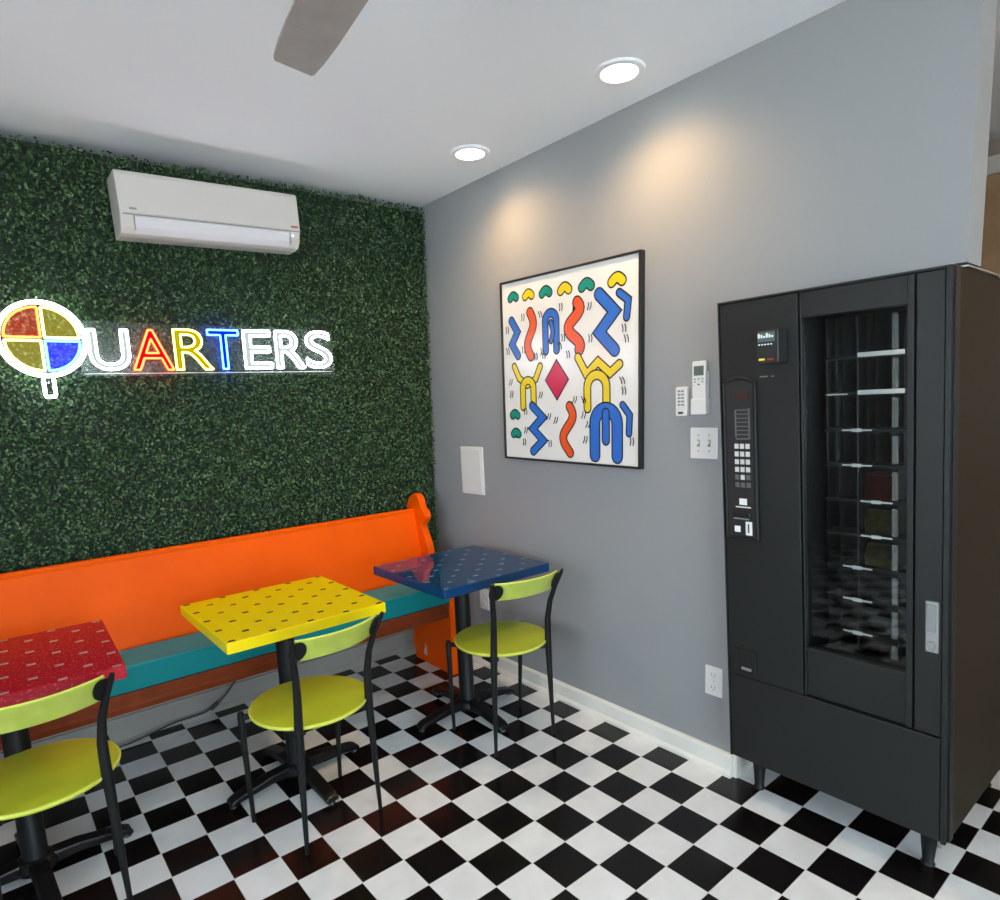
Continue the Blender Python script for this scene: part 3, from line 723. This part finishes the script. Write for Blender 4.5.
# selector panel with arched top
def V(s, z): return (s, z)
u0, u1, zb_, zt_ = .018, .140, .985, 1.555
ar = [(u0, zb_), (u1, zb_), (u1, zt_-.02)] + [(u1-(u1-u0)*(i/10), zt_-.02+.018*math.sin(PI*i/10)) for i in range(1, 10)] + [(u0, zt_-.02)]
bm = BM(); prism(bm, ar, XF-.012, XF-.0005, 'x', W=W); sp_ = obj('selection_panel', bm, M['vmblack'], vm, bevel=.002)
ia = [(u0+.012, zb_+.012), (u1-.012, zb_+.012), (u1-.012, zt_-.032)] + [(u1-.012-(u1-u0-.024)*(i/10), zt_-.034+.016*math.sin(PI*i/10)) for i in range(1, 10)] + [(u0+.012, zt_-.034)]
bm = BM(); rim = [(u, z) for u, z in ar]; cu_, cz_ = (u0+u1)/2, (zb_+zt_)/2
tube(bm, [W(XF-.0125, cu_+(u-cu_)*.93, cz_+(z-cz_)*.985) for u, z in rim], .0035, 6, closed=True); obj('panel_rim', bm, M['vm'], sp_, smooth=True)
bm = BM(); prism(bm, ia, XF-.0135, XF-.0122, 'x', W=W); obj('selector_face', bm, M['dark'], sp_)
XS = XF-.0137
vb('credit_display', mat('dim_amber_display', (.06, .026, .02), .25), sp_, (XS-.002, XS, .066, .118, 1.475, 1.498))
vb('instruction_label', M['keydim'], sp_, (XS-.001, XS, .062, .068, 1.345, 1.440), (XS-.001, XS, .066, .118, 1.336, 1.342), *[(XS-.001, XS, .070, .110, 1.352+.014*i, 1.356+.014*i) for i in range(7)], (XS-.001, XS, .112, .118, 1.336, 1.444))
for i in range(6):
    for j in range(3):
        if i == 5: mm = M['keydim']
        else: mm = M['key'] if i < 4 or j == 1 else M['keydim']
        a, z_ = .060+j*.0205, 1.305-i*.0270
        vb('key', mm, sp_, (XS-.004, XS, a, a+.0145, z_, z_+.017), bevel=.001)
vb('bill_label', M['label'], sp_, (XS-.001, XS, .072, .100, 1.108, 1.130), (XS-.001, XS, .058, .114, 1.098, 1.102))
bs = vb('bill_slot', M['vmblack'], sp_, (XS-.008, XS, .050, .116, 1.058, 1.082), bevel=.003)
vb('slot_lip', M['grey'], bs, (XS-.011, XS-.0082, .054, .112, 1.058, 1.062))
vb('coin_button', M['label'], sp_, (XS-.004, XS, .052, .074, 1.010, 1.032), bevel=.003)
vb('coin_slot_plate', M['label'], sp_, (XS-.003, XS, .094, .118, 1.002, 1.050), bevel=.001)
vb('coin_slot', M['dark'], sp_, (XS-.0036, XS-.0031, .103, .108, 1.010, 1.042))
# card reader
cr = vb('card_reader', M['dark'], vm, (-.140, XF-.0005, .174, .247, 1.586, 1.692), bevel=.004)
XC = -.1402
vb('reader_display', M['lcd'], cr, (XC-.0015, XC, .178, .236, 1.655, 1.686))
bm = BM()
for i in range(6): box(bm, XC-.0022, XC-.0016, .180+.009*i, .186+.009*i, 1.668, 1.682-.004*(i % 3), W=W)
for i in range(5): box(bm, XC-.0022, XC-.0002, .181+.010*i, .186+.010*i, 1.645, 1.649, W=W)
obj('display_symbols', bm, emis('reader_symbols', (.85, .95, 1), .8), cr)
vb('yellow_light', emis('yellow_indicator', (1, .75, .1), .9), cr, (XC-.002, XC-.0002, .181, .200, 1.597, 1.603))
vb('red_light', emis('red_indicator', (.8, .15, .12), .35), cr, (XC-.002, XC-.0002, .210, .230, 1.597, 1.602))
vb('name_badge', M['grey'], door, (XF-.0008, XF-.0001, .150, .178, 1.545, 1.549), (XF-.0008, XF-.0001, .190, .200, 1.545, 1.548))
# coin return
bm = BM(); fr_ = ((XF-.010, XF-.0005, .032, .112, .562, .573), (XF-.006, XF-.0005, .032, .112, .478, .489), (XF-.006, XF-.0005, .032, .042, .489, .562), (XF-.006, XF-.0005, .102, .112, .489, .562))
for q in fr_: box(bm, *q, W=W)
co_ = obj('coin_return', bm, M['vm'], vm, bevel=.002)
vb('return_cup', M['vmblack'], co_, (XF-.0009, XF-.0004, .042, .102, .489, .562))
vb('return_flap', M['grey'], co_, (XF-.004, XF-.0013, .056, .094, .497, .507))
# legs
for u in (.071, .632):
    for x in (.004, .62):
        bm = BM(); yb = W(x, u, .14)
        lathe(bm, [(.019, .0), (.021, .006), (.016, .014), (.024, .10), (.027, yb[2]+.006)], 18, (x, yb[1]-(.0 if u > .3 else -.0), 0)); obj('leg', bm, M['blackmetal'], vm, smooth=True)
bm = BM(); tube(bm, [W(-.045, .672, .146), W(-.045, .672, .105)], .006, 10); obj('levelling_bolt', bm, M['silver'], vm)
# lid edge strip
vb('lid_edge', M['silver'], vm, (.02, .70, UW-.03, UW+.010, 1.8125, 1.817))
# carousel of clear compartments
XD = .062
car = vb('carousel', M['vmin'], vm, (XD+.10, XD+.12, .30, .60, .62, 1.745))
vb('added_interior_light', emis('added_cabinet_glow', (1, .97, .9), 7.), cab, (-.020, -.010, .595, .6035, .68, 1.70))  # unseen glowing strip added behind the door frame to light the products
zs = [.688, .802, .912, 1.022, 1.136, 1.252, 1.366, 1.484, 1.602]
for i, z_ in enumerate(zs):
    s_ = vb('shelf', M['vmin'], car, (XD, XD+.095, .300, .598, z_-.010, z_-.002))
    if i in (7, 8): b_ = (.404, .538, -.010, .004)
    elif i in (3, 4): b_ = (.412, .505, -.008, -.003)
    else: b_ = (.355, .445, -.008, -.003)
    st_ = [(XD-.004, XD-.0005, b_[0], b_[1], z_+b_[2], z_+b_[3])]
    if i < 7: m_ = (b_[0]+b_[1])/2; st_.append((XD-.006, XD-.0005, m_-.014, m_+.014, z_-.011, z_))
    vb('price_strip', M['label'], s_, *st_)
    if i == 7: vb('price_strip', M['label'], s_, (XD-.003, XD-.0005, .308, .372, z_-.009, z_-.005))
for i in range(10):
    z0 = ([.620]+zs)[i]; z1 = (zs+[1.735])[i]-.012
    for u in ((.306, .333, .358, .400, .404, .430, .455, .500, .535) if i > 5 else (.306, .345, .400, .404, .52)):
        vb('divider', M['divider'], car, (XD+.002, XD+.09, u, u+.0022, z0, z1))
    vb('compartment_door', M['glass'], car, (XD-.001, XD+.0004, .404, .545, z0+.002, z1-.004))
    vb('upright_strip', M['hazystrip'], car, (XD-.012, XD-.0015, .506, .522, z0+.004, z1-.010), bevel=.002)  # pale hazy upright strip in front of each compartment
    vb('compartment_door', M['glass'], car, (XD-.001, XD+.0004, .306, .398, z0+.002, z1-.004))
def WP(x, u, z): p_ = W(x, u, z); return (p_[0], p_[1]-2.38, p_[2])
def product(name, m, x0, x1, ua, ub, za, zb, label, cat, kind='box', group=None):
    """a thing standing on a shelf, built about its own base"""
    o0 = Vector(WP((x0+x1)/2, (ua+ub)/2, za)); hx, hy, h = (x1-x0)/2, (ub-ua)/2, zb-za
    bm = BM()
    if kind == 'box':
        prism(bm, rrect(2*hx, 2*hy, .004, 2), 0, h*.93, 'z'); prism(bm, rrect(2*hx*.8, 2*hy*.8, .004, 2), h*.93, h, 'z')
    elif kind == 'bag':
        for a, b, s0, s1 in ((0, .5, .75, 1.), (.5, 1., 1., .35)):
            A_ = [bm.verts.new((sx*hx*s0, sy*hy*(1 if a else .95), h*a)) for sx, sy in ((-1, -1), (1, -1), (1, 1), (-1, 1))]
            B_ = [bm.verts.new((sx*hx*s1, sy*hy, h*b)) for sx, sy in ((-1, -1), (1, -1), (1, 1), (-1, 1))]
            for j in range(4): bm.faces.new((A_[j], A_[(j+1) % 4], B_[(j+1) % 4], B_[j]))
            bm.faces.new(A_[::-1]); bm.faces.new(B_)
    else:
        lathe(bm, [(.72, 0), (.78, .04), (.95, .46), (1.0, .48), (1.0, .54), (.95, .56), (.80, .92), (.70, .96)], 28)
        for v_ in bm.verts: v_.co.x *= hx; v_.co.y *= hy; v_.co.z *= h
    o_ = obj(name, bm, m, None, bevel=.0015 if kind != 'clam' else 0, smooth=(kind == 'clam'), loc=o0)
    return tag(o_, label, cat, group)
product('snack_box', M['redbox'], XD+.012, XD+.08, .414, .498, 1.137, 1.222, 'dark red snack box behind the vending machine glass', 'snack')
product('snack_bag', M['olive'], XD+.012, XD+.08, .414, .500, 1.023, 1.098, 'upper olive green snack bag, just below the red snack box', 'snack', 'bag')
product('snack_bag', M['olive'], XD+.012, XD+.08, .414, .500, .913, .985, 'lower olive green snack bag, above the clear food tubs', 'snack', 'bag')
product('clear_food_tub', M['plasticclear'], XD+.008, XD+.088, .412, .498, .803, .885, 'upper clear plastic food tub behind the vending machine glass', 'food container', 'clam')
product('clear_food_tub', M['plasticclear'], XD+.008, XD+.088, .412, .498, .689, .775, 'lower clear plastic food tub behind the vending machine glass', 'food container', 'clam')

# ------------------------------------------------------------------ outside ground, sky, lights
bm = BM(); box(bm, -14, 12, -18, YF-.12, -.12, -.02); struct(obj('ground_front', bm, M['ext']))
bm = BM(); box(bm, -14, XL-.12, YF-.12, 6, -.12, -.02); struct(obj('ground_side', bm, M['ext']))
w = bpy.data.worlds.new('sky'); S.world = w; w.use_nodes = True
nt = w.node_tree; bg = nt.nodes['Background']; bg.inputs[0].default_value = (.80, .90, 1.0, 1); bg.inputs[1].default_value = 8.2
def area(name, loc, rot, sx, sy, e, col, portal=False):
    L = bpy.data.lights.new(name, 'AREA'); L.shape = 'RECTANGLE'; L.size = sx; L.size_y = sy; L.energy = e; L.color = col
    if portal: L.cycles.is_portal = True
    o_ = bpy.data.objects.new(name, L); COL.objects.link(o_); o_.location = loc; o_.rotation_euler = rot; return o_
area('window_portal', (-2.05, YF-.13, 1.26), (math.radians(90), 0, 0), 3.9, 2.4, 1, (1, 1, 1), True)
area('window_portal', (XL-.13, -3.1, 1.52), (0, math.radians(-90), 0), 1.6, 3.0, 1, (1, 1, 1), True)
sl = bpy.data.lights.new('sun', 'SUN'); sl.energy = 36; sl.angle = .01; sl.color = (1, .96, .9)
so = bpy.data.objects.new('sun', sl); COL.objects.link(so); so.rotation_euler = (math.radians(-38), math.radians(12), 0); so.location = (0, 4, 8)
# warm lamp added out of view to light the annex and machine side
r = empty('added_annex_lamp', (.95, -4.2, H)); tag(r, 'round warm ceiling lamp added out of view to light the side room', 'ceiling light')
bm = BM(); lathe(bm, [(.15, -.001), (.15, -.03), (.12, -.06), (.03, -.075)], 32); obj('diffuser', bm, emis('added_annex_glow', (1, .78, .5), 4.), r, smooth=True)
L = bpy.data.lights.new('added_annex_fill', 'POINT'); L.energy = 16; L.color = (1, .74, .45); L.shadow_soft_size = .12
lo = bpy.data.objects.new('added_annex_fill', L); COL.objects.link(lo); lo.location = (.95, -4.2, H-.2)

# ------------------------------------------------------------------ camera
cam = bpy.data.cameras.new('camera'); co = bpy.data.objects.new('camera', cam); COL.objects.link(co)
Rm = [[0.7681534116392639, -0.6387244267570492, -0.04440093299513574], [0.12812711038450383, 0.08540441375796358, 0.9880736458863659], [0.6273147374097606, 0.7646811052815006, -0.1474416069296104]]
r_, u_, f_ = [Vector(q) for q in Rm]
m4 = Matrix((( r_.x, u_.x, -f_.x, -2.15393356), (r_.y, u_.y, -f_.y, -3.28105902), (r_.z, u_.z, -f_.z, 1.49364727), (0, 0, 0, 1)))
co.matrix_world = m4
cam.sensor_fit = 'HORIZONTAL'; cam.sensor_width = 36; cam.lens = 639.546/1000*36
cam.shift_x = 0; cam.shift_y = .05; cam.clip_start = .02
S.camera = co
vs = S.view_settings
vs.view_transform = 'Standard'; vs.look = 'None'; vs.gamma = 1; vs.use_curve_mapping = False; vs.exposure = .28
